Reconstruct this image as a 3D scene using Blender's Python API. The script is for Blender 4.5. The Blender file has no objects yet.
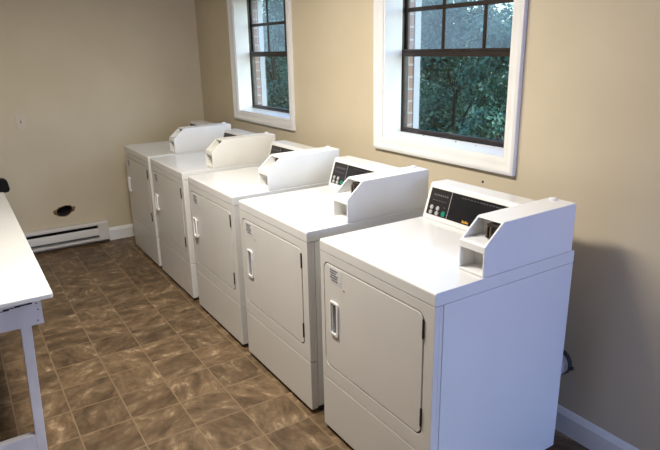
import bpy, bmesh, math, random
from mathutils import Vector, Matrix
R = random.Random(7)
SC = bpy.context.scene
COL = SC.collection

# ------------------------------------------------------------------ helpers
def tag(o, label=None, cat=None, group=None, kind=None):
    if label: o['label'] = label
    if cat: o['category'] = cat
    if group: o['group'] = group
    if kind: o['kind'] = kind
    return o

def empty(name, loc=(0, 0, 0), rz=0.0):
    o = bpy.data.objects.new(name, None)
    o.empty_display_size = .1
    COL.objects.link(o)
    o.location = loc
    o.rotation_euler = (0, 0, rz)
    return o

def obj(name, bm, mats, parent=None, smooth=None, bevel=None, segs=2):
    if not isinstance(mats, (list, tuple)): mats = [mats]
    bmesh.ops.recalc_face_normals(bm, faces=bm.faces)
    me = bpy.data.meshes.new(name)
    bm.to_mesh(me); bm.free()
    for m in mats: me.materials.append(m)
    o = bpy.data.objects.new(name, me)
    COL.objects.link(o)
    if parent: o.parent = parent
    if bevel:
        b = o.modifiers.new('Bevel', 'BEVEL')
        b.width = bevel; b.segments = segs; b.limit_method = 'ANGLE'; b.angle_limit = math.radians(35)
        b.harden_normals = True
    if smooth or bevel:
        ang = math.radians(smooth if smooth and smooth > 1 else 40)
        for p in me.polygons: p.use_smooth = True
        bmm = bmesh.new(); bmm.from_mesh(me)
        for e in bmm.edges:
            if len(e.link_faces) == 2 and e.calc_face_angle(0) > ang: e.smooth = False
        bmm.to_mesh(me); bmm.free()
    return o

def box(bm, x0, x1, y0, y1, z0, z1, mi=0):
    vs = [bm.verts.new(p) for p in ((x0,y0,z0),(x1,y0,z0),(x1,y1,z0),(x0,y1,z0),(x0,y0,z1),(x1,y0,z1),(x1,y1,z1),(x0,y1,z1))]
    fs = []
    for q in ((0,3,2,1),(4,5,6,7),(0,1,5,4),(1,2,6,5),(2,3,7,6),(3,0,4,7)):
        f = bm.faces.new([vs[i] for i in q]); f.material_index = mi; fs.append(f)
    return vs

def prism(bm, pts, ax, a0, a1, mi=0):
    """extrude a polygon along axis ax (0,1,2) from a0 to a1; pts give the two other axes in order."""
    def mk(p, a):
        if ax == 0: return (a, p[0], p[1])
        if ax == 1: return (p[0], a, p[1])
        return (p[0], p[1], a)
    A = [bm.verts.new(mk(p, a0)) for p in pts]; B = [bm.verts.new(mk(p, a1)) for p in pts]
    n = len(pts)
    fs = [bm.faces.new(A), bm.faces.new(B[::-1])]
    for i in range(n):
        fs.append(bm.faces.new((A[i], B[i], B[(i+1) % n], A[(i+1) % n])))
    for f in fs: f.material_index = mi
    return A + B

def rrect(x0, x1, z0, z1, r, n=5):
    out = []
    for cx, cz, a in ((x1-r, z1-r, 0), (x0+r, z1-r, 90), (x0+r, z0+r, 180), (x1-r, z0+r, 270)):
        for k in range(n+1):
            t = math.radians(a + 90*k/n)
            out.append((cx + r*math.cos(t), cz + r*math.sin(t)))
    return out

def cyl(bm, p, axis, r, h, n=20, r2=None, mi=0):
    """cylinder from p along axis vector for length h"""
    axis = Vector(axis).normalized()
    q = axis.to_track_quat('Z', 'Y').to_matrix()
    p = Vector(p); r2 = r if r2 is None else r2
    A = []; B = []
    for k in range(n):
        t = 2*math.pi*k/n
        d = q @ Vector((math.cos(t), math.sin(t), 0))
        A.append(bm.verts.new(p + d*r)); B.append(bm.verts.new(p + d*r2 + axis*h))
    fs = [bm.faces.new(A[::-1]), bm.faces.new(B)]
    for k in range(n): fs.append(bm.faces.new((A[k], A[(k+1) % n], B[(k+1) % n], B[k])))
    for f in fs: f.material_index = mi

def lathe(bm, prof, p, axis, n=24, mi=0):
    """profile [(radius, along)] revolved round axis through p"""
    axis = Vector(axis).normalized()
    q = axis.to_track_quat('Z', 'Y').to_matrix()
    p = Vector(p); rings = []
    for r, a in prof:
        rings.append([bm.verts.new(p + axis*a + q @ Vector((r*math.cos(2*math.pi*k/n), r*math.sin(2*math.pi*k/n), 0))) for k in range(n)])
    for A, B in zip(rings, rings[1:]):
        for k in range(n):
            f = bm.faces.new((A[k], A[(k+1) % n], B[(k+1) % n], B[k])); f.material_index = mi

def ellipsoid(bm, c, r, rot=0.0, u=10, v=7, mi=0):
    M = Matrix.Translation(c) @ Matrix.Rotation(rot, 4, 'Z') @ Matrix.Diagonal((r[0], r[1], r[2], 1))
    g = bmesh.ops.create_uvsphere(bm, u_segments=u, v_segments=v, radius=1, matrix=M)
    for vv in g['verts']:
        for f in vv.link_faces: f.material_index = mi

def plate(bm, outer, holes, ax, a0, a1, mi=0):
    """flat plate with holes: outlines in the plane across axis ax, thickness a0..a1"""
    def mk(p, a):
        if ax == 0: return (a, p[0], p[1])
        if ax == 1: return (p[0], a, p[1])
        return (p[0], p[1], a)
    loops = [outer] + list(holes); layers = []
    for a in (a0, a1):
        L = []; edges = []
        for lp in loops:
            vs = [bm.verts.new(mk(p, a)) for p in lp]
            es = [bm.edges.new((vs[i], vs[(i+1) % len(vs)])) for i in range(len(vs))]
            L.append(vs); edges += es
        g = bmesh.ops.triangle_fill(bm, edges=edges, use_beauty=True, use_dissolve=False)
        for f in g['geom']:
            if isinstance(f, bmesh.types.BMFace): f.material_index = mi
        layers.append(L)
    for A, B in zip(*layers):
        n = len(A)
        for i in range(n):
            f = bm.faces.new((A[i], A[(i+1) % n], B[(i+1) % n], B[i])); f.material_index = mi

def sweep_rect(bm, x0, x1, z0, z1, prof, mi=0):
    """mitred rectangular frame in the x-z plane. prof: closed list of (inset from the outer rectangle, y)"""
    rings = []
    for ins, y in prof:
        rings.append([bm.verts.new(p) for p in ((x0+ins, y, z0+ins), (x1-ins, y, z0+ins), (x1-ins, y, z1-ins), (x0+ins, y, z1-ins))])
    n = len(rings)
    for i in range(n):
        A, B = rings[i], rings[(i+1) % n]
        for k in range(4):
            f = bm.faces.new((A[k], A[(k+1) % 4], B[(k+1) % 4], B[k])); f.material_index = mi

def cut(o, cutters):
    """take the cutter shapes out of o's mesh and delete them again"""
    for c in cutters:
        m = o.modifiers.new('cut', 'BOOLEAN'); m.operation = 'DIFFERENCE'; m.object = c; m.solver = 'EXACT'
    dg = bpy.context.evaluated_depsgraph_get()
    me = bpy.data.meshes.new_from_object(o.evaluated_get(dg))
    for m in [m for m in o.modifiers]: o.modifiers.remove(m)
    old = o.data; nm = old.name; o.data = me; bpy.data.meshes.remove(old); me.name = nm
    for c in cutters:
        d = c.data; bpy.data.objects.remove(c); bpy.data.meshes.remove(d)

def add_bevel(o, w, segs=2):
    b = o.modifiers.new('Bevel', 'BEVEL'); b.width = w; b.segments = segs
    b.limit_method = 'ANGLE'; b.angle_limit = math.radians(35); b.harden_normals = True
    for p in o.data.polygons: p.use_smooth = True
    bm = bmesh.new(); bm.from_mesh(o.data)
    for e in bm.edges:
        if len(e.link_faces) == 2 and e.calc_face_angle(0) > .6: e.smooth = False
    bm.to_mesh(o.data); bm.free()

def copy_tree(o, parent=None):
    c = o.copy(); COL.objects.link(c)
    if parent: c.parent = parent
    for ch in list(o.children): copy_tree(ch, c)
    return c

# ------------------------------------------------------------------ materials
def mat(name, col, rough=.5, metal=0.0, spec=.5, coat=0.0, emis=None, estr=0):
    m = bpy.data.materials.new(name); m.use_nodes = True
    b = m.node_tree.nodes['Principled BSDF']
    b.inputs['Base Color'].default_value = (*col, 1)
    b.inputs['Roughness'].default_value = rough
    b.inputs['Metallic'].default_value = metal
    b.inputs['Specular IOR Level'].default_value = spec
    b.inputs['Coat Weight'].default_value = coat
    b.inputs['Coat Roughness'].default_value = .08
    if emis:
        b.inputs['Emission Color'].default_value = (*emis, 1); b.inputs['Emission Strength'].default_value = estr
    return m

def nd(m, typ, **kw):
    n = m.node_tree.nodes.new(typ)
    for k, v in kw.items():
        if hasattr(n, k): setattr(n, k, v)
    return n

def noisy(m, c1, c2, scale=8, detail=6, bump=0.0, bscale=60, lo=.35, hi=.65, stretch=None):
    nt = m.node_tree; L = nt.links; b = nt.nodes['Principled BSDF']
    tc = nd(m, 'ShaderNodeTexCoord'); src = tc.outputs['Object']
    if stretch:
        mp = nd(m, 'ShaderNodeMapping'); mp.inputs['Scale'].default_value = stretch
        L.new(src, mp.inputs['Vector']); src = mp.outputs['Vector']
    n = nd(m, 'ShaderNodeTexNoise'); n.inputs['Scale'].default_value = scale; n.inputs['Detail'].default_value = detail
    L.new(src, n.inputs['Vector'])
    r = nd(m, 'ShaderNodeValToRGB')
    r.color_ramp.elements[0].position = lo; r.color_ramp.elements[0].color = (*c1, 1)
    r.color_ramp.elements[1].position = hi; r.color_ramp.elements[1].color = (*c2, 1)
    L.new(n.outputs['Fac'], r.inputs['Fac']); L.new(r.outputs['Color'], b.inputs['Base Color'])
    if bump:
        n2 = nd(m, 'ShaderNodeTexNoise'); n2.inputs['Scale'].default_value = bscale; n2.inputs['Detail'].default_value = 3
        L.new(src, n2.inputs['Vector'])
        bp = nd(m, 'ShaderNodeBump'); bp.inputs['Strength'].default_value = bump; bp.inputs['Distance'].default_value = .003
        L.new(n2.outputs['Fac'], bp.inputs['Height']); L.new(bp.outputs['Normal'], b.inputs['Normal'])
    return m

M = {}
M['paint'] = noisy(mat('beige wall paint', (.6, .5, .36), .62, spec=.35), (.575, .492, .347), (.605, .52, .372), 3, 4, .12, 180)
M['ceil'] = noisy(mat('ceiling paint', (.75, .73, .68), .8), (.74, .72, .67), (.77, .75, .7), 4, 4, .1, 120)
M['trim'] = noisy(mat('white trim paint', (.78, .77, .74), .35), (.76, .75, .72), (.8, .79, .76), 6)
M['outer'] = mat('darker white trim', (.42, .42, .43), .6)  # one even tone, darker than the indoor trim
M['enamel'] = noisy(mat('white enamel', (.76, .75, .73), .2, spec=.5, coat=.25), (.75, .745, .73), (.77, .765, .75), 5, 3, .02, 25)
M['enamel_front_shaded'] = noisy(mat('white enamel shaded front', (.7, .68, .65), .3, spec=.4), (.69, .675, .645), (.71, .695, .665), 5)  # same white enamel, with the warm grey shade of the fronts in its colour
M['coin_white'] = noisy(mat('white powder coat', (.78, .775, .76), .4), (.77, .765, .75), (.79, .785, .77), 9)
M['coin_cream'] = noisy(mat('cream powder coat', (.78, .74, .64), .4), (.77, .75, .69), (.79, .77, .71), 9)
M['plastic_white'] = mat('white plastic', (.82, .81, .79), .35)
M['grey_cup'] = noisy(mat('grey plastic', (.27, .28, .29), .45), (.40, .41, .43), (.46, .47, .49), 20)
M['seam'] = mat('shaded grey', (.05, .047, .044), .8)
M['dark_gap'] = mat('dark gap', (.02, .019, .018), .8)
M['black_gloss'] = noisy(mat('black glossy panel', (.012, .012, .014), .3, spec=.22), (.01, .01, .012), (.016, .015, .016), 12)
M['brown_black'] = noisy(mat('dark brown panel', (.022, .018, .016), .35, spec=.25), (.019, .016, .015), (.026, .021, .019), 12)
M['silver'] = mat('silver button', (.5, .5, .5), .35, .3)
M['green'] = mat('green button', (.0, .2, .12), .4)
M['gold'] = mat('gold print', (.6, .3, .03), .4)
M['print_grey'] = mat('grey print', (.14, .14, .16), .5)
M['print_dark'] = mat('dark grey print', (.1, .1, .11), .6)
M['sticker'] = mat('sticker paper', (.68, .68, .68), .5)
M['steel'] = noisy(mat('steel', (.45, .45, .46), .35, 1), (.4, .4, .41), (.5, .5, .51), 30)
M['galv'] = noisy(mat('galvanised duct', (.55, .56, .58), .3, .9), (.5, .51, .53), (.62, .63, .65), 25)
M['mech'] = noisy(mat('dark mechanism', (.03, .026, .024), .4, .3), (.02, .018, .016), (.05, .04, .035), 30)
M['bronze'] = noisy(mat('dark bronze aluminium', (.028, .02, .017), .35, .2), (.024, .017, .014), (.034, .025, .02), 15)
M['brass'] = noisy(mat('tarnished metal', (.2, .16, .13), .4, .6), (.14, .11, .09), (.24, .2, .16), 40)
M['rubber'] = mat('black rubber', (.015, .015, .015), .7)
M['heater'] = noisy(mat('heater enamel', (.62, .59, .54), .4), (.61, .58, .53), (.64, .61, .56), 6)
M['switch'] = mat('ivory plastic', (.6, .52, .4), .4)
M['toggle'] = mat('aged ivory plastic', (.42, .36, .27), .45)
M['torn'] = noisy(mat('torn plasterboard', (.2, .11, .05), .9), (.1, .055, .03), (.3, .18, .09), 60)
M['cavity'] = mat('dark wall cavity', (.02, .014, .01), .95)
M['vinyl'] = mat('black vinyl', (.006, .006, .006), .6, spec=.15)
M['fly'] = mat('fly body', (.03, .022, .018), .6)
M['laminate'] = noisy(mat('white laminate', (.72, .71, .67), .35), (.62, .615, .585), (.645, .64, .61), 3)
M['tbl_paint'] = noisy(mat('worn white paint', (.66, .64, .66), .5), (.6, .57, .58), (.7, .68, .69), 14, 8, .15, 60, stretch=(1, 1, .4))
M['concrete'] = noisy(mat('painted concrete', (.4, .38, .35), .8), (.36, .34, .31), (.44, .42, .39), 6)

def floor_mat():
    m = mat('slate pattern tile', (.1, .07, .04), .42, spec=.4)
    nt = m.node_tree; L = nt.links; b = nt.nodes['Principled BSDF']
    T = .229
    tc = nd(m, 'ShaderNodeTexCoord')
    off = nd(m, 'ShaderNodeVectorMath', operation='ADD'); off.inputs[1].default_value = (-3.4 + 40*T, 1.102 + 40*T, 0)
    L.new(tc.outputs['Object'], off.inputs[0])
    sc = nd(m, 'ShaderNodeVectorMath', operation='SCALE'); sc.inputs['Scale'].default_value = 1/T
    L.new(off.outputs[0], sc.inputs[0])
    fl = nd(m, 'ShaderNodeVectorMath', operation='FLOOR'); L.new(sc.outputs[0], fl.inputs[0])
    wn = nd(m, 'ShaderNodeTexWhiteNoise'); wn.noise_dimensions = '3D'; L.new(fl.outputs[0], wn.inputs['Vector'])
    # each tile shows another piece of slate
    jump = nd(m, 'ShaderNodeVectorMath', operation='SCALE'); jump.inputs['Scale'].default_value = 30
    L.new(wn.outputs['Color'], jump.inputs[0])
    co = nd(m, 'ShaderNodeVectorMath', operation='ADD'); L.new(off.outputs[0], co.inputs[0]); L.new(jump.outputs[0], co.inputs[1])
    rot = nd(m, 'ShaderNodeVectorRotate'); rot.rotation_type = 'Z_AXIS'
    ang = nd(m, 'ShaderNodeMath', operation='MULTIPLY'); ang.inputs[1].default_value = 6.28; L.new(wn.outputs['Value'], ang.inputs[0])
    L.new(co.outputs[0], rot.inputs['Vector']); L.new(ang.outputs[0], rot.inputs['Angle'])
    mp = nd(m, 'ShaderNodeMapping'); mp.inputs['Scale'].default_value = (1.0, 1.75, 1); L.new(rot.outputs[0], mp.inputs['Vector'])
    n1 = nd(m, 'ShaderNodeTexNoise'); n1.inputs['Scale'].default_value = 7.5; n1.inputs['Detail'].default_value = 7
    n1.inputs['Roughness'].default_value = .68; n1.inputs['Distortion'].default_value = .3
    L.new(mp.outputs['Vector'], n1.inputs['Vector'])
    r = nd(m, 'ShaderNodeValToRGB'); E = r.color_ramp.elements
    E[0].position = .34; E[0].color = (.07, .043, .022, 1)
    E[1].position = .70; E[1].color = (.40, .29, .175, 1)
    e = E.new(.47); e.color = (.122, .078, .041, 1)
    e = E.new(.57); e.color = (.175, .115, .063, 1)
    L.new(n1.outputs['Fac'], r.inputs['Fac'])
    tone = nd(m, 'ShaderNodeMapRange'); tone.inputs['To Min'].default_value = .84; tone.inputs['To Max'].default_value = 1.16
    sepc = nd(m, 'ShaderNodeSeparateColor'); L.new(wn.outputs['Color'], sepc.inputs[0]); L.new(sepc.outputs[1], tone.inputs['Value'])
    tm = nd(m, 'ShaderNodeVectorMath', operation='SCALE'); L.new(r.outputs['Color'], tm.inputs[0]); L.new(tone.outputs['Result'], tm.inputs['Scale'])
    # grout
    fr = nd(m, 'ShaderNodeVectorMath', operation='FRACTION'); L.new(sc.outputs[0], fr.inputs[0])
    sx = nd(m, 'ShaderNodeSeparateXYZ'); L.new(fr.outputs[0], sx.inputs[0])
    def edge(sock):
        a = nd(m, 'ShaderNodeMath', operation='SUBTRACT'); a.inputs[0].default_value = .5; L.new(sock, a.inputs[1])
        c = nd(m, 'ShaderNodeMath', operation='ABSOLUTE'); L.new(a.outputs[0], c.inputs[0]); return c.outputs[0]
    mx = nd(m, 'ShaderNodeMath', operation='MAXIMUM'); L.new(edge(sx.outputs['X']), mx.inputs[0]); L.new(edge(sx.outputs['Y']), mx.inputs[1])
    st = nd(m, 'ShaderNodeMapRange'); st.interpolation_type = 'SMOOTHSTEP'
    st.inputs['From Min'].default_value = .479; st.inputs['From Max'].default_value = .494
    L.new(mx.outputs[0], st.inputs['Value'])
    mix = nd(m, 'ShaderNodeMix', data_type='RGBA')
    L.new(st.outputs['Result'], mix.inputs['Factor']); L.new(tm.outputs[0], mix.inputs[6]); mix.inputs[7].default_value = (.225, .152, .086, 1)
    L.new(mix.outputs[2], b.inputs['Base Color'])
    bp = nd(m, 'ShaderNodeBump'); bp.inputs['Strength'].default_value = .35; bp.inputs['Distance'].default_value = .002
    inv = nd(m, 'ShaderNodeMath', operation='SUBTRACT'); L.new(n1.outputs['Fac'], inv.inputs[0]); L.new(st.outputs['Result'], inv.inputs[1])
    L.new(inv.outputs[0], bp.inputs['Height']); L.new(bp.outputs['Normal'], b.inputs['Normal'])
    return m
M['floor'] = floor_mat()

def brick_mat():
    m = mat('brown brick', (.2, .1, .07), .85)
    nt = m.node_tree; L = nt.links; b = nt.nodes['Principled BSDF']
    tc = nd(m, 'ShaderNodeTexCoord'); s = nd(m, 'ShaderNodeSeparateXYZ'); L.new(tc.outputs['Object'], s.inputs[0])
    a = nd(m, 'ShaderNodeMath', operation='ADD'); L.new(s.outputs['X'], a.inputs[0]); L.new(s.outputs['Y'], a.inputs[1])
    c = nd(m, 'ShaderNodeCombineXYZ'); L.new(a.outputs[0], c.inputs['X']); L.new(s.outputs['Z'], c.inputs['Y'])
    br = nd(m, 'ShaderNodeTexBrick'); br.inputs['Scale'].default_value = 1
    br.inputs['Brick Width'].default_value = .2; br.inputs['Row Height'].default_value = .067; br.inputs['Mortar Size'].default_value = .006
    br.inputs['Color1'].default_value = (.26, .135, .1, 1); br.inputs['Color2'].default_value = (.33, .19, .14, 1); br.inputs['Mortar'].default_value = (.42, .37, .33, 1)
    L.new(c.outputs[0], br.inputs['Vector']); L.new(br.outputs['Color'], b.inputs['Base Color'])
    return m
M['brick'] = brick_mat()

def glass_mat():
    m = bpy.data.materials.new('window glass'); m.use_nodes = True
    nt = m.node_tree; nt.nodes.clear(); L = nt.links
    out = nd(m, 'ShaderNodeOutputMaterial'); mx = nd(m, 'ShaderNodeMixShader')
    t = nd(m, 'ShaderNodeBsdfTransparent'); t.inputs['Color'].default_value = (.9, .95, .96, 1)
    g = nd(m, 'ShaderNodeBsdfGlossy'); g.inputs['Roughness'].default_value = .03
    f = nd(m, 'ShaderNodeFresnel'); 
    ge = nd(m, 'ShaderNodeNewGeometry'); io = nd(m, 'ShaderNodeMath', operation='MULTIPLY_ADD')
    io.inputs[1].default_value = 1/1.5 - 1.5; io.inputs[2].default_value = 1.5
    L.new(ge.outputs['Backfacing'], io.inputs[0]); L.new(io.outputs[0], f.inputs['IOR'])
    L.new(f.outputs[0], mx.inputs['Fac']); L.new(t.outputs[0], mx.inputs[1]); L.new(g.outputs[0], mx.inputs[2]); L.new(mx.outputs[0], out.inputs['Surface'])
    return m
M['glass'] = glass_mat()

def hazed_glass():
    """the dusty upper panes: a translucent veil stands in for their hazy reflection"""
    m = glass_mat(); m.name = 'dusty window glass'; nt = m.node_tree; L = nt.links
    out = [n for n in nt.nodes if n.type == 'OUTPUT_MATERIAL'][0]; base = out.inputs['Surface'].links[0].from_socket
    d = nd(m, 'ShaderNodeBsdfTranslucent'); d.inputs['Color'].default_value = (.7, .75, .8, 1)  # veil that puts the reflected haze into the pane material
    n = nd(m, 'ShaderNodeTexNoise'); n.inputs['Scale'].default_value = 5; n.inputs['Detail'].default_value = 4
    tc = nd(m, 'ShaderNodeTexCoord'); L.new(tc.outputs['Object'], n.inputs['Vector'])
    mr = nd(m, 'ShaderNodeMapRange'); mr.inputs['To Min'].default_value = .04; mr.inputs['To Max'].default_value = .14
    L.new(n.outputs['Fac'], mr.inputs['Value'])
    mx = nd(m, 'ShaderNodeMixShader'); L.new(mr.outputs[0], mx.inputs['Fac']); L.new(base, mx.inputs[1]); L.new(d.outputs[0], mx.inputs[2])
    L.new(mx.outputs[0], out.inputs['Surface'])
    return m
M['hazed'] = hazed_glass()

def leaf_mat(name, c1, c2):
    m = mat(name, c1, .45, spec=.4)
    nt = m.node_tree; L = nt.links; b = nt.nodes['Principled BSDF']
    g = nd(m, 'ShaderNodeNewGeometry'); r = nd(m, 'ShaderNodeValToRGB')
    r.color_ramp.elements[0].color = (*c1, 1); r.color_ramp.elements[1].color = (*c2, 1)
    L.new(g.outputs['Random Per Island'], r.inputs['Fac']); L.new(r.outputs['Color'], b.inputs['Base Color'])
    return m
M['leaf_a'] = leaf_mat('dark green leaves', (.024, .075, .046), (.09, .2, .125))
M['leaf_b'] = leaf_mat('mid green leaves', (.032, .1, .056), (.12, .25, .15))
M['bark'] = noisy(mat('bark', (.04, .03, .02), .9), (.025, .018, .012), (.05, .038, .027), 20, stretch=(1, 1, .2))
M['grass'] = noisy(mat('lawn', (.05, .1, .03), .9), (.035, .075, .025), (.07, .13, .045), 6, 8)
M['lamp_lens'] = mat('lit fluorescent diffuser', (.9, .9, .88), .5, emis=(1, .93, .8), estr=2.5)

# ------------------------------------------------------------------ room shell
X0, X1, Y0, CH = .066, 7.0, -3.9, 2.46
WT = .145                                 # inner wall thickness at the windows
WIN = [(.885, 1.763, 1.15, 2.05), (2.823, 3.70, 1.15, 2.05)]   # clear openings

def rect(a, b, c, d): return [(a, c), (b, c), (b, d), (a, d)]
bm = bmesh.new(); box(bm, X0-.2, X1+.2, Y0-.2, .25, -.12, 0)
tag(obj('floor', bm, M['floor']), kind='structure')
bm = bmesh.new(); box(bm, X0-.2, X1+.2, Y0-.2, .25, CH, CH+.12)
tag(obj('ceiling', bm, M['ceil']), kind='structure')
bm = bmesh.new(); plate(bm, rect(X0-.2, X1+.2, 0, CH), [rect(*w) for w in WIN], 1, 0, WT)
tag(obj('wall_right', bm, M['paint']), kind='structure')
bm = bmesh.new(); plate(bm, rect(X0-.2, X1+.2, -.12, CH+.12), [rect(w[0]+.002, w[1]-.002, w[2]-.02, w[3]) for w in WIN], 1, WT+.001, .25)
tag(obj('wall_exterior', bm, M['brick']), kind='structure')
# left (far) wall with a ragged vent hole
HC = (-1.338, .333)
hole = []
for k in range(22):
    t = 2*math.pi*k/22
    rr = 1 + .04*math.sin(3*t+.6) + R.uniform(-.05, .05)
    hx, hz = .066*rr*math.cos(t), .042*rr*math.sin(t)
    hole.append((HC[0] + hx*.97 - hz*.25, HC[1] + hz*.97 + hx*.25))
bm = bmesh.new(); plate(bm, rect(Y0, 0, 0, CH), [hole], 0, X0-.1, X0)
tag(obj('wall_left', bm, M['paint']), kind='structure')
bm = bmesh.new(); box(bm, X0, X1, Y0-.12, Y0, 0, CH)
tag(obj('wall_front', bm, M['paint']), kind='structure')
DAY = (-1.15, -.12, .1, 2.1)              # glazed entrance behind the camera (y0,y1,z0,z1)
bm = bmesh.new(); plate(bm, rect(Y0, 0, 0, CH), [rect(*DAY)], 0, X1, X1+.12)
tag(obj('wall_back', bm, M['paint']), kind='structure')

def base_profile(t): return [(0, 0), (t, 0), (t, .09), (t*.75, .098), (t*.6, .106), (t*.3, .114), (0, .116)]
bm = bmesh.new(); prism(bm, [(-p[0], p[1]) for p in base_profile(.016)], 0, X0, X1)
tag(obj('baseboard_right', bm, M['trim']), kind='structure')
bm = bmesh.new(); prism(bm, [(X0 + p[0], p[1]) for p in base_profile(.016)], 1, -1.0, -.016)
tag(obj('baseboard_left', bm, M['trim']), kind='structure')

# ------------------------------------------------------------------ windows
def window(name, w):
    x0, x1, z0, z1 = w
    root = tag(empty(name, ((x0+x1)/2, 0, z0)), kind='structure')
    cx, cz = (x0+x1)/2, z0
    a0, a1, b0, b1 = x0-cx, x1-cx, z0-cz, z1-cz
    bm = bmesh.new(); cw = .062
    sweep_rect(bm, a0-cw, a1+cw, b0-cw, b1+cw, [(0, 0), (0, -.022), (.008, -.026), (.018, -.024), (.022, -.019), (.045, -.015), (.055, -.013), (cw-.004, -.011), (cw+.002, -.008), (cw+.002, 0)])
    obj('casing', bm, M['trim'], root, smooth=50)
    bm = bmesh.new(); sweep_rect(bm, a0-.004, a1+.004, b0-.004, b1+.004, [(0, -.001), (.016, -.001), (.016, .118), (0, .118)])
    # sloping stool board
    prism(bm, [(0, .012), (.118, .026), (.118, 0), (0, 0)], 0, a0, a1)
    obj('jamb', bm, M['trim'], root)
    # outer white trim lining the brick reveal
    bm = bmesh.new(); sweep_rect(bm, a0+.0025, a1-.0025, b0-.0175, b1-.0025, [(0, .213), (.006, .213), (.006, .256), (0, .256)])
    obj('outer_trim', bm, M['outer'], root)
    # bronze frame
    fz0 = b0+.022
    bm = bmesh.new(); sweep_rect(bm, a0+.001, a1-.001, fz0, b1-.001, [(0, .118), (.010, .118), (.010, .13), (.006, .132), (.006, .172), (0, .172)])
    obj('frame', bm, M['bronze'], root, bevel=.001, segs=1)
    mz = b0 + .452; fx0, fx1 = a0+.007, a1-.007
    # lower sash, nearer the room
    bm = bmesh.new()
    s = .013
    sweep_rect(bm, fx0, fx1, fz0+.012, mz+.022, [(0, .122), (s, .122), (s+.004, .126), (s+.004, .14), (0, .14)])
    box(bm, fx0+.012, fx1-.012, .116, .1225, mz-.016, mz+.006)
    obj('lower_sash', bm, M['bronze'], root, bevel=.0015, segs=1)
    bm = bmesh.new(); box(bm, fx0+.012, fx1-.012, .130, .133, fz0+.03, mz+.002)
    obj('lower_glass', bm, M['glass'], root)
    # upper sash with a muntin grid, three panes wide and two high
    bm = bmesh.new()
    sweep_rect(bm, fx0, fx1, mz-.012, b1-.012, [(0, .144), (s, .144), (s+.004, .148), (s+.004, .164), (0, .164)])
    obj('upper_sash', bm, M['bronze'], root, bevel=.0015, segs=1)
    bm = bmesh.new(); box(bm, fx0+.012, fx1-.012, .154, .157, mz+.01, b1-.03)
    obj('upper_glass', bm, M['hazed'], root)
    ua0, ua1, ub0, ub1 = fx0+.015, fx1-.015, mz+.012, b1-.034
    bm = bmesh.new(); zz = (ub0+ub1)/2 + .012
    prism(bm, [(.146, zz-.008), (.149, zz-.011), (.153, zz-.011), (.153, zz+.011), (.149, zz+.011), (.146, zz+.008)], 0, ua0, ua1)
    for k in (1, 2):
        xx = ua0 + (ua1-ua0)*k/3
        for q0, q1 in ((ub0, zz-.011), (zz+.011, ub1)):
            prism(bm, [(xx-.008, .146), (xx-.011, .149), (xx-.011, .153), (xx+.011, .153), (xx+.011, .149), (xx+.008, .146)], 2, q0, q1)
    obj('muntin_grid', bm, M['bronze'], root)
    return root
window('window_1', WIN[0])
window('window_2', WIN[1])

# glazed entrance in the wall behind the camera
root = tag(empty('window_3', (X1, (DAY[0]+DAY[1])/2, DAY[2])), kind='structure')
yc = (DAY[0]+DAY[1])/2; hw = (DAY[1]-DAY[0])/2; hh = DAY[3]-DAY[2]
bm = bmesh.new()
for a, b, c, d in ((-hw, -hw+.05, 0, hh), (hw-.05, hw, 0, hh), (-hw+.05, hw-.05, 0, .05), (-hw+.05, hw-.05, hh-.05, hh), (-.025, .025, .05, hh-.05)):
    box(bm, .03, .08, a, b, c, d)
obj('frame', bm, M['bronze'], root)
for s0, s1 in ((-hw+.05, -.025), (.025, hw-.05)):
    bm = bmesh.new(); box(bm, .052, .057, s0, s1, .05, hh-.05); obj('glass', bm, M['glass'], root)

# ------------------------------------------------------------------ dryers
W, D, H, SL = .686, .70, .894, .047
DX = [.395, 1.1485, 1.9426, 2.7052, 3.4975]
YF = -.85
GRP = 'coin-operated dryers along the window wall'
hs = .1645; th = math.atan2(.157, .049)
def face_pt(x, t, lift=0.0):
    """point on the sloping console face: t up the slope, lift out of it"""
    c, s = math.cos(th), math.sin(th)
    return Vector((x, .544 + t*c - lift*s, H + t*s + lift*c))
def face_box(bm, x0, x1, t0, t1, l0, l1, mi=0):
    vs = [bm.verts.new(face_pt(*p)) for p in ((x0,t0,l0),(x1,t0,l0),(x1,t1,l0),(x0,t1,l0),(x0,t0,l1),(x1,t0,l1),(x1,t1,l1),(x0,t1,l1))]
    for q in ((0,3,2,1),(4,5,6,7),(0,1,5,4),(1,2,6,5),(2,3,7,6),(3,0,4,7)):
        bm.faces.new([vs[i] for i in q]).material_index = mi

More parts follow.
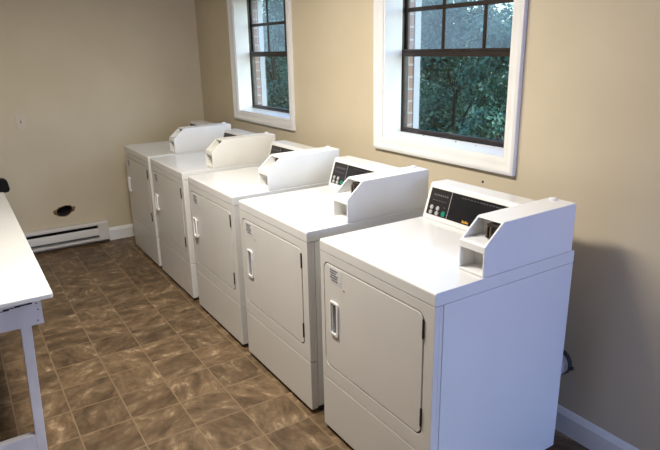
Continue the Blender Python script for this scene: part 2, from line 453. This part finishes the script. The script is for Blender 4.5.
def make_dryer(kind):
    root = empty('clothes_dryer')
    EF, EN = M['enamel_front_shaded'], M['enamel']
    # cabinet with the front corner seam down each side
    bm = bmesh.new()
    box(bm, .0, W, .039, D, .03, H-SL-.0015)
    box(bm, .003, W-.003, .036, .04, .03, H-SL-.003)
    obj('cabinet', bm, EN, root, bevel=.003)
    # front panel with the door opening
    dx0, dx1, dz0, dz1 = .030, .632, .342, .803
    bm = bmesh.new()
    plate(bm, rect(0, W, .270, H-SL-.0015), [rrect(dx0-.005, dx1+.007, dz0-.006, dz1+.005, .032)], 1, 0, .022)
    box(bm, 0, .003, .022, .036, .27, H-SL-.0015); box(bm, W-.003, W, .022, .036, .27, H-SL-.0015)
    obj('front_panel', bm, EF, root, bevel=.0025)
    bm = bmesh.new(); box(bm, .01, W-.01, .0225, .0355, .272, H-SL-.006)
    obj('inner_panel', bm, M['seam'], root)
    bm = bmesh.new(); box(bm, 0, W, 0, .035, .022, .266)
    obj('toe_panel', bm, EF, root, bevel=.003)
    # top panel
    bm = bmesh.new(); prism(bm, [(-.001, H-SL), (D, H-SL), (D, H-.004), (D-.004, H), (.004, H), (-.001, H-.006)], 0, -.0015, W+.0015)
    obj('top_panel', bm, EN, root, bevel=.004, segs=3)
    # door
    hx0, hx1, hz0, hz1 = .072, .132, .498, .650
    bm = bmesh.new(); holes = []
    if kind == 'cup': holes = [rrect(hx0+.008, hx1-.008, hz0+.008, hz1-.008, .008)]
    plate(bm, rrect(dx0, dx1, dz0, dz1, .027), holes, 1, -.0005, .020)
    door = obj('door', bm, EF, root, bevel=.0015)
    bm = bmesh.new()
    if kind == 'cup':
        plate(bm, rrect(hx0, hx1, hz0, hz1, .012), [rrect(hx0+.010, hx1-.012, hz0+.012, hz1-.010, .007)], 1, -.007, -.0004)
        h = obj('handle', bm, M['plastic_white'], door, bevel=.002)
        h['label'] = 'white rimmed handle'
        bm = bmesh.new(); box(bm, hx0+.0085, hx1-.0085, .010, .019, hz0+.0085, hz1-.0085)
        box(bm, hx0+.0085, hx0+.020, -.003, .010, hz0+.0085, hz1-.0085)
        c = obj('handle_recess', bm, M['grey_cup'], door); c['label'] = 'grey finger recess'
    else:
        z0, z1 = .515, .645
        plate(bm, rrect(.060, .114, z0, z1, .010), [rrect(.070, .103, z0+.012, z1-.012, .006)], 1, -.016, -.007)
        box(bm, .062, .069, -.008, -.0002, z0+.008, z0+.024); box(bm, .062, .069, -.008, -.0002, z1-.024, z1-.008)
        box(bm, .105, .112, -.008, -.0002, z0+.008, z0+.024); box(bm, .105, .112, -.008, -.0002, z1-.024, z1-.008)
        h = obj('handle', bm, M['plastic_white'], door, bevel=.002); h['label'] = 'white loop handle'
    for z in (.382, .718):
        bm = bmesh.new(); box(bm, dx1-.001, dx1+.006, -.003, .018, z, z+.066)
        cyl(bm, (dx1+.0035, -.003, z-.002), (0, 0, 1), .003, .07, 10)
        h = obj('hinge', bm, M['mech'], door); h['label'] = 'dark hinge'
    # instruction sticker with rows of grey print, too small to read
    bm = bmesh.new(); box(bm, .068, .158, -.0013, -.0004, .732, .797, 0)
    for k, (w0, w1) in enumerate(((.074, .128), (.074, .118), (.078, .132), (.074, .126), (.086, .130))):
        z = .788 - k*.0105
        box(bm, w0, w1, -.0017, -.0011, z-.0062, z, 1)
    for k in range(3): box(bm, .146, .150, -.0017, -.0011, .742+k*.001, .746, 1)
    s = obj('sticker', bm, [M['sticker'], M['print_grey']], door); s['label'] = 'small printed instruction sticker'
    bm = bmesh.new(); cyl(bm, (.172, -.0003, .722), (0, -1, 0), .0035, .002, 12)
    obj('screw', bm, M['steel'], door)
    # console: wedge with the dark control panel
    bm = bmesh.new(); prism(bm, [(.544, H+.0005), (.5925, H+.152), (.597, H+.157), (.694, H+.157), (.694, H+.0005)], 0, .008, W-.1165)
    con = obj('console', bm, EN, root, bevel=.006, segs=3)
    bm = bmesh.new(); face_box(bm, .024, .556, .020, .147, -.002, .0008); 
    obj('panel_bezel', bm, M['enamel_front_shaded'], con, bevel=.0015)
    bm = bmesh.new(); face_box(bm, .028, .154, .024, .143, .0, .002, 0)
    # display figures and legends
    for k in range(7): face_box(bm, .052+k*.013, .060+k*.013, .112, .120, .0015, .0023, 1)
    for k in range(5): face_box(bm, .050+k*.018, .062+k*.018, .090, .093, .0015, .0023, 1)
    for k in range(3): face_box(bm, .045+k*.040, .056+k*.040, .066, .069, .0015, .0023, 1)
    p = obj('control_panel', bm, [M['brown_black'], M['print_dark']], con); p['label'] = 'dark control panel with push buttons'
    bm = bmesh.new(); face_box(bm, .157, .552, .024, .143, .0, .002, 0)
    for k in range(14): face_box(bm, .215+k*.017, .215+k*.017+R.uniform(.007, .014), .129, .1315, .0015, .0023, 1)
    p = obj('name_panel', bm, [M['black_gloss'], M['print_dark']], con); p['label'] = 'glossy black panel'
    bm = bmesh.new()
    for k in range(6): face_box(bm, .248+k*.0062, .2525+k*.0062, .029, .037 + (.004 if k in (0, 3) else 0), .0015, .003)
    p = obj('logo', bm, M['gold'], con); p['label'] = 'small gold maker mark'
    for bx, bt in ((.056, .0575), (.094, .0575), (.056, .0355), (.094, .0355)):
        bm = bmesh.new()
        q = face_pt(bx, bt, .001); ax = face_pt(bx, bt, 1.001) - q
        lathe(bm, [(.0098, 0), (.0098, .004), (.0085, .0058), (.0, .0064)], q, ax, 18)
        b = obj('button', bm, M['silver'], con, smooth=40); b['label'] = 'silver push button'
    bm = bmesh.new(); q = face_pt(.134, .040, .001)
    lathe(bm, [(.0125, 0), (.0125, .004), (.011, .0058), (.0, .0064)], q, ax, 18)
    b = obj('button', bm, M['green'], con, smooth=40); b['label'] = 'green start button'
    # coin box
    c0, c1 = W-.116, W
    bm = bmesh.new()
    prism(bm, [(.212, H+.0005), (.212, H+.1078), (.293, H+.178), (.299, H+.181), (.683, H+.185), (.683, H+.0005)], 0, c0, c1)
    cb = obj('coin_box', bm, M['coin_white'], root)
    a = bmesh.new(); box(a, c0+.008, c1-.008, .15, .285, H+.010, H+.083)
    b = bmesh.new()
    prism(b, [(.2185, H+.1135), (.318, H+.1135), (.318, H+.168), (.289, H+.1747), (.24, H+.185), (.20, H+.13)], 0, c0+.009, c1-.009)
    cut(cb, [obj('cutter', a, M['coin_white']), obj('cutter', b, M['coin_white'])])
    add_bevel(cb, .003, 2)
    bm = bmesh.new()
    box(bm, c0+.056, c1-.0095, .280 if kind == 'cup' else .292, .3175, H+(.114 if kind == 'cup' else .134), H+.1665)
    if kind == 'cup':
        box(bm, c0+.062, c0+.070, .268, .281, H+.120, H+.160, 1); box(bm, c0+.080, c0+.086, .268, .281, H+.118, H+.160, 1)
        box(bm, c0+.071, c0+.079, .274, .281, H+.135, H+.150, 1)
    s = obj('coin_slide', bm, [M['mech'], M['brass']], cb, bevel=.001, segs=1); s['label'] = 'dark coin slide'
    bm = bmesh.new(); lathe(bm, [(.014, 0), (.014, .006), (.011, .009), (0, .009)], (c0+.035, .655, H+.1843), (0, 0, 1), 18)
    obj('lock', bm, M['plastic_white'], cb, smooth=40)
    for sx, z in (((c1-.024, .060), (c1-.020, .036), (c1-.032, .046)) if kind == 'cup' else ()):
        bm = bmesh.new(); cyl(bm, (sx, .2855, H+z), (0, -1, 0), .006, .005, 12); s = obj('screw', bm, M['mech'], cb); s['label'] = 'dark screw'
    for fx in (.05, W-.03):
        for fy in (.06, D-.06):
            bm = bmesh.new(); lathe(bm, [(0, 0), (.022, 0), (.024, .006), (.020, .014), (.008, .016), (.008, .032), (0, .032)], (fx, fy, 0), (0, 0, 1), 16)
            f = obj('foot', bm, M['rubber'], root, smooth=40); f['label'] = 'black rubber foot'
    return root

loop = make_dryer('loop'); cup = make_dryer('cup')
dryers = [loop, None, None, None, cup]
for i in range(5):
    if dryers[i] is None: dryers[i] = copy_tree(loop if i < 3 else cup)
    dryers[i].location = (DX[i], YF, 0)
LAB = ['white coin-operated dryer at the far end of the row, next to the baseboard heater',
       'white coin-operated dryer with a cream coin box, second from the far wall',
       'white coin-operated dryer in the middle of the row of five',
       'white coin-operated dryer with recessed handle, behind the one nearest the camera',
       'white coin-operated dryer nearest the camera with its whole side panel in view']
for d, l in zip(dryers, LAB): tag(d, l, 'dryer', GRP)
for ch in dryers[1].children:
    if ch.name.startswith('coin_box'):
        ch.data = ch.data.copy(); ch.data.materials[0] = M['coin_cream']; ch['label'] = 'cream coin box'

# the exhaust outlet on the back of the nearest dryer
bm = bmesh.new()
lathe(bm, [(0, 0), (.050, 0), (.050, .018), (.052, .020), (.050, .022), (.050, .034), (.046, .034), (.046, .004), (0, .004)], (.645, D+.0005, .395), (0, 1, 0), 28)
ex = obj('exhaust_outlet', bm, M['galv'], dryers[4], smooth=40); ex['label'] = 'pale metal exhaust outlet at the back'
bm = bmesh.new(); lathe(bm, [(.0505, .026), (.054, .026), (.056, .030), (.056, .044), (.053, .048), (.047, .048), (.047, .036), (.0505, .034)], (.645, D+.0005, .395), (0, 1, 0), 28)
box(bm, .699, .712, D+.032, D+.042, .383, .395)
cl = obj('clamp', bm, M['rubber'], ex, smooth=40); cl['label'] = 'dark hose clamp'

# ------------------------------------------------------------------ far wall things
yr = -1.005; yl = -2.85
t = tag(empty('baseboard_heater', (X0, yr, 0)), 'long white electric baseboard heater low on the far wall', 'heater')
def hp(bm, pts, y0, y1): prism(bm, pts, 1, y0, y1)
L0 = yl - yr
bm = bmesh.new(); hp(bm, [(0.001, .03), (.014, .03), (.014, .2), (.001, .2)], L0, 0); obj('back_plate', bm, M['heater'], t)
bm = bmesh.new(); hp(bm, [(.014, .2), (.052, .2), (.064, .188), (.064, .172), (.06, .172), (.06, .186), (.05, .195), (.014, .195)], L0, -.09); obj('top_cover', bm, M['heater'], t)
bm = bmesh.new(); hp(bm, [(.056, .078), (.064, .078), (.067, .082), (.067, .136), (.064, .142), (.056, .146)], L0, -.09); obj('front_cover', bm, M['heater'], t, bevel=.001, segs=1)
bm = bmesh.new(); hp(bm, [(.014, .03), (.062, .03), (.066, .036), (.066, .054), (.060, .056), (.060, .036), (.014, .036)], L0, -.09); obj('bottom_cover', bm, M['heater'], t)
bm = bmesh.new()
hp(bm, [(.0145, .06), (.018, .06), (.018, .19), (.0145, .19)], L0, -.09)
for k in range(90):
    y = -.1 - k*.0192
    box(bm, .02, .052, y-.001, y, .065, .165)
e = obj('heating_element', bm, M['dark_gap'], t); e['label'] = 'dark heating fins'
bm = bmesh.new(); hp(bm, [(.0145, .03), (.066, .03), (.068, .034), (.068, .062), (.066, .064), (.066, .067), (.068, .069), (.068, .188), (.056, .2), (.0145, .2)], -.09, 0); obj('end_cap', bm, M['heater'], t, bevel=.0015)

t = tag(empty('light_switch', (X0, -1.556, 1.117)), 'beige light switch plate alone on the far wall', 'switch')
bm = bmesh.new(); prism(bm, rrect(-.036, .036, -.058, .058, .004), 0, .0005, .006); obj('switch_plate', bm, M['switch'], t, bevel=.002)
bm = bmesh.new(); prism(bm, [(.006, -.012), (.006, .012), (.010, .013), (.019, .006), (.018, .001), (.010, -.011)], 1, -.006, .006); obj('toggle', bm, M['toggle'], t)
for z in (-.03, .03):
    bm = bmesh.new(); cyl(bm, (.0055, 0, z), (1, 0, 0), .0035, .0016, 12); obj('screw', bm, M['toggle'], t)

t = tag(empty('vent_hole', (X0, HC[0], HC[1])), 'dark ragged vent hole in the far wall above the heater', 'vent hole')
bm = bmesh.new()
inn = [(p[0]-HC[0], p[1]-HC[1]) for p in hole]
sc = lambda f: [(p[0]*f, p[1]*f) for p in inn]
A = [bm.verts.new((-.001, p[0], p[1])) for p in sc(.995)]; B = [bm.verts.new((-.095, p[0], p[1])) for p in sc(.9)]
for k in range(len(A)): bm.faces.new((A[k], A[(k+1) % len(A)], B[(k+1) % len(A)], B[k]))
bm.faces.new(B)
obj('cavity', bm, M['cavity'], t)
bm = bmesh.new()
lip = []
for k, p in enumerate(inn):
    ang = math.atan2(p[1], p[0]); f = 1.08 + R.uniform(0, .12) + (.28 if abs(math.cos(ang)) > .965 else 0)
    lip.append((p[0]*f, p[1]*f))
n = len(inn)
ra = [bm.verts.new((.0008, *p)) for p in lip]; rb = [bm.verts.new((.004 + R.uniform(0, .004), p[0]*1.03, p[1]*1.03)) for p in inn]; rc = [bm.verts.new((-.002, p[0]*.97, p[1]*.97)) for p in inn]
for k in range(n):
    j = (k+1) % n
    bm.faces.new((ra[k], ra[j], rb[j], rb[k])); bm.faces.new((rb[k], rb[j], rc[j], rc[k]))
r = obj('torn_rim', bm, M['torn'], t); r['label'] = 'torn brown rim'

# ------------------------------------------------------------------ table
TX0, TX1, TY1, TY0, TZ = 1.044, 3.109, -1.816, -2.58, .76
t = tag(empty('work_table', ((TX0+TX1)/2, (TY0+TY1)/2, 0)), 'long white laundry table with worn painted legs, along the left of the aisle', 'table')
cx, cy = (TX0+TX1)/2, (TY0+TY1)/2
lx, ly = (TX1-TX0)/2, (TY1-TY0)/2
bm = bmesh.new(); prism(bm, rrect(-lx, lx, -ly, ly, .014, 4), 2, TZ-.020, TZ); obj('tabletop', bm, M['laminate'], t, bevel=.004)
ax, ay, az0, az1 = lx-.046, ly-.044, .628, TZ-.022
bm = bmesh.new()
box(bm, ax-.02, ax, -ay, ay, az0, az1, 0)
for yy, zz in ((ay-.016, .715), (ay-.014, .69), (ay-.02, .645)): cyl(bm, (ax-.001, yy, zz), (1, 0, 0), .0028, .0016, 8, mi=1)
# the dark split along the top of the board
prev = None
for k in range(7):
    y = ay-.03-k*.02; z = .722 - .010*(k/6)**2 - (.004 if k % 2 else 0)
    if prev: box(bm, ax-.001, ax+.0006, y, prev[0], min(z, prev[1])-.0012, max(z, prev[1])+.0012, 1)
    prev = (y, z)
obj('apron', bm, [M['tbl_paint'], M['dark_gap']], t)
bm = bmesh.new(); box(bm, -ax, -ax+.02, -ay, ay, az0, az1); obj('apron', bm, M['tbl_paint'], t)
for s in (-1, 1):
    bm = bmesh.new(); box(bm, -ax+.0205, ax-.0205, s*ay-.01-(s*.01), s*ay+.01-(s*.01), az0+.01, az1); obj('apron', bm, M['tbl_paint'], t)
for sx in (-1, 1):
    for sy in (-1, 1):
        bm = bmesh.new()
        x1 = sx*(ax-.022); x0 = x1 - sx*.05
        yt1 = sy*(ay-.039); yt0 = yt1 - sy*.040; yb1 = yt1 - sy*.032; yb0 = yb1 - sy*.036
        v = [bm.verts.new(p) for p in ((x0, yb0, 0), (x1, yb0, 0), (x1, yb1, 0), (x0, yb1, 0), (x0, yt0, az1), (x1, yt0, az1), (x1, yt1, az1), (x0, yt1, az1))]
        for q in ((0,3,2,1),(4,5,6,7),(0,1,5,4),(1,2,6,5),(2,3,7,6),(3,0,4,7)): bm.faces.new([v[i] for i in q])
        obj('leg', bm, M['tbl_paint'], t, bevel=.002)
    bm = bmesh.new(); x1 = sx*(ax-.024); x0 = x1 - sx*.034
    box(bm, min(x0, x1), max(x0, x1), -(ay-.1), ay-.1, .055, .14); obj('stretcher', bm, M['tbl_paint'], t, bevel=.002)

# ------------------------------------------------------------------ black chair past the table end
t = tag(empty('padded_chair', (.62, -2.02, 0)), 'black padded chair just past the far end of the white table', 'chair')
bm = bmesh.new()
prism(bm, rrect(-.205, .272, .672, .775, .03), 0, -.03, .03)
for v in bm.verts: v.co.y *= 1 - (v.co.z-.675)*.55
obj('backrest', bm, M['vinyl'], t, bevel=.012, segs=3)
bm = bmesh.new(); prism(bm, rrect(-.44, .0, -.21, .21, .05), 2, .42, .475)
obj('seat', bm, M['vinyl'], t, bevel=.015, segs=3)
for s in (-1, 1):
    bm = bmesh.new(); box(bm, -.012, .012, s*.12-.012, s*.12+.012, 0, .70); obj('leg', bm, M['rubber'], t)
    bm = bmesh.new(); box(bm, -.42, -.396, s*.17-.012, s*.17+.012, 0, .425); obj('leg', bm, M['rubber'], t)

# ------------------------------------------------------------------ small things
FLY = [(3.051, .099), (3.183, .101), (3.309, .084), (3.45, .077), (3.544, .1)]
FL = ['dead fly on the window sill, leftmost of five', 'dead fly on the window sill, second from the left', 'largest dead fly, in the middle of the sill',
      'dead fly on the window sill, second from the right', 'dead fly on the window sill, rightmost of five']
for k, (x, y) in enumerate(FLY):
    s = (1.0, .8, 1.25, .8, .8)[k]; z = 1.1622 + y*.119
    t = tag(empty('dead_fly', (x, y, z), R.uniform(0, 6)), FL[k], 'fly', 'dead flies on the window sill')
    bm = bmesh.new(); ellipsoid(bm, (0, 0, .002*s), (.0035*s, .002*s, .002*s)); ellipsoid(bm, (.004*s, 0, .002*s), (.0017*s, .0017*s, .0016*s)); obj('body', bm, M['fly'], t)
    for w in (-1, 1):
        bm = bmesh.new(); ellipsoid(bm, (-.002*s, w*.002*s, .0032*s), (.0035*s, .0014*s, .0003*s), w*-.4); obj('wing', bm, M['fly'], t)
bm = bmesh.new(); lathe(bm, [(0, -.006), (.004, -.005), (.0052, -.002), (.0052, 0.0005), (0, .0005)], (3.579, 0, 1.029), (0, 1, 0), 14)
tag(obj('wall_screw', bm, M['mech'], smooth=40), 'tiny dark screw in the wall under the nearer window', 'screw')

# ------------------------------------------------------------------ ceiling lights
FIX = [(3.05, -1.4)]
for k, (fx, fy) in enumerate(FIX):
    t = tag(empty('ceiling_light', (fx, fy, CH)), 'long fluorescent ceiling light over the aisle', 'light')
    bm = bmesh.new(); box(bm, -.62, .62, -.15, .15, -.03, -.0005); obj('housing', bm, M['plastic_white'], t, bevel=.003)
    bm = bmesh.new(); prism(bm, [(-.14, -.0305), (-.125, -.075), (-.10, -.085), (.10, -.085), (.125, -.075), (.14, -.0305)], 0, -.61, .61); obj('diffuser', bm, M['lamp_lens'], t)
    ld = bpy.data.lights.new('fluorescent_tube', 'AREA'); ld.shape = 'RECTANGLE'; ld.size = 1.18; ld.size_y = .24; ld.energy = 66; ld.color = (1, .945, .86)
    lo = bpy.data.objects.new('fluorescent_tube', ld); COL.objects.link(lo); lo.location = (fx, fy, CH-.09)

# ------------------------------------------------------------------ outdoors
bm = bmesh.new(); box(bm, -14, 16, .25, 18, -.4, -.15)
tag(obj('ground', bm, M['grass']), kind='structure')

def leaf(bm, p, s, nrm, roll):
    q = nrm.to_track_quat('Z', 'Y').to_matrix() @ Matrix.Rotation(roll, 3, 'Z')
    pts = [(-.5, 0, 0), (-.1, .27, .05), (.5, 0, -.04), (-.1, -.27, .05)]
    bm.faces.new([bm.verts.new(p + q @ (Vector(c)*s)) for c in pts])

def tree(x, y, h, r, label, cat, m, n, trunk=True, cat_name='shrub'):
    t = tag(empty(cat_name, (x, y, -.15), R.uniform(0, 6)), label, cat)
    bm = bmesh.new()
    blobs = []
    lo = .1
    for k in range(40):
        f = R.uniform(lo, .98); a = R.uniform(0, 6.28); rad = r*(1 - abs(f-.5)*.9)*math.sqrt(R.random())
        blobs.append((Vector((rad*math.cos(a), rad*math.sin(a), f*h)), R.uniform(.2, .36)*r))
    for c, br in blobs:
        for k in range(n//40):
            d = Vector((R.gauss(0, 1), R.gauss(0, 1), R.gauss(0, 1))).normalized()
            p = c + d*br*(.75 + .35*R.random())
            if p.z < .03: continue
            leaf(bm, p, R.uniform(.038, .085), (d + Vector((R.gauss(0, .5), R.gauss(0, .5), R.gauss(.3, .5)))).normalized(), R.uniform(0, 6.28))
    obj('foliage', bm, m, t)
    bm = bmesh.new()
    prof = [(0, -.03), (.06 if trunk else .03, -.03), (.04 if trunk else .02, h*.3), (.02, h*.6), (.01, h*.9), (0, h*.9)]
    lathe(bm, prof, (0, 0, 0), (0, 0, 1), 8)
    for k in range(7):
        c = blobs[k][0]; z0 = max(.15, c.z*.55)
        cyl(bm, (0, 0, z0), c - Vector((0, 0, z0)), .022, (c - Vector((0, 0, z0))).length, 6, .006)
    obj('trunk', bm, M['bark'], t)
PL = [  # x, y, height, radius
    (1.6, 2.65, 2.0, .62, 'leafy shrub outside at the right of the near window', 'leaf_b', False),
    (.2, 3.15, 2.5, .70, 'leafy shrub outside in the middle of the near window', 'leaf_a', False),
    (-1.3, 3.5, 2.6, .80, 'leafy shrub outside at the left of the near window', 'leaf_b', False),
    (.25, 5.3, 4.4, 1.4, 'tall tree behind the shrubs, right half of the near window', 'leaf_a', True),
    (-2.2, 5.7, 4.6, 1.4, 'tall tree behind the shrubs, left half of the near window', 'leaf_b', True),
    (-4.55, 3.2, 2.2, .72, 'leafy shrub outside at the right of the far window', 'leaf_a', False),
    (-6.4, 3.9, 2.4, .85, 'leafy shrub outside at the left of the far window', 'leaf_b', False),
    (-7.5, 5.6, 3.4, 1.25, 'tree behind the shrubs, right half of the far window', 'leaf_a', True),
    (-10.2, 6.1, 3.4, 1.4, 'tree behind the shrubs, left half of the far window', 'leaf_b', True),
]
for x, y, h, r, l, m, tr in PL:
    tree(x, y, h, r, l, 'tree' if tr else 'shrub', M[m], 18000 if tr else 13000, tr, 'leafy_tree' if tr else 'leafy_shrub')

# ------------------------------------------------------------------ light from outside
w = bpy.data.worlds.new('World'); SC.world = w; w.use_nodes = True
nt = w.node_tree; bg = nt.nodes['Background']
sky = nt.nodes.new('ShaderNodeTexSky'); sky.sky_type = 'NISHITA'; sky.sun_disc = False
sky.sun_elevation = math.radians(35); sky.sun_rotation = math.radians(60); sky.air_density = 1.2; sky.dust_density = 1.5
tint = nt.nodes.new('ShaderNodeVectorMath'); tint.operation = 'MULTIPLY'; tint.inputs[1].default_value = (.72, .9, 1.12)
nt.links.new(sky.outputs[0], tint.inputs[0]); nt.links.new(tint.outputs[0], bg.inputs['Color']); bg.inputs['Strength'].default_value = .68
ld = bpy.data.lights.new('daylight', 'AREA'); ld.shape = 'RECTANGLE'; ld.size = 1.0; ld.size_y = 1.9; ld.energy = 86; ld.color = (.27, .345, 1)
lo = bpy.data.objects.new('daylight', ld); COL.objects.link(lo); lo.location = (X1+.35, yc, 1.25); lo.rotation_euler = (0, math.radians(90), 0)
lo.rotation_euler = Vector((-1, 0, 0)).to_track_quat('-Z', 'Z').to_euler()

# ------------------------------------------------------------------ camera
yaw, pitch, roll, f = 2.5718, -.2942, -.0201, 581.36
fwd = Vector((math.cos(yaw)*math.cos(pitch), math.sin(yaw)*math.cos(pitch), math.sin(pitch)))
right = fwd.cross(Vector((0, 0, 1))).normalized(); up = right.cross(fwd)
r2 = right*math.cos(roll) + up*math.sin(roll); u2 = up*math.cos(roll) - right*math.sin(roll)
cd = bpy.data.cameras.new('camera'); cam = bpy.data.objects.new('camera', cd); COL.objects.link(cam)
mw = Matrix((r2, u2, -fwd)).transposed().to_4x4(); mw.translation = Vector((5.4207, -2.0311, 1.6347)); cam.matrix_world = mw
cd.sensor_width = 36; cd.lens = f*36/660; cd.clip_start = .05
SC.camera = cam
SC.view_settings.view_transform = 'Standard'; SC.view_settings.look = 'None'; SC.view_settings.gamma = 1
SC.view_settings.exposure = 0
SC.view_settings.use_curve_mapping = False
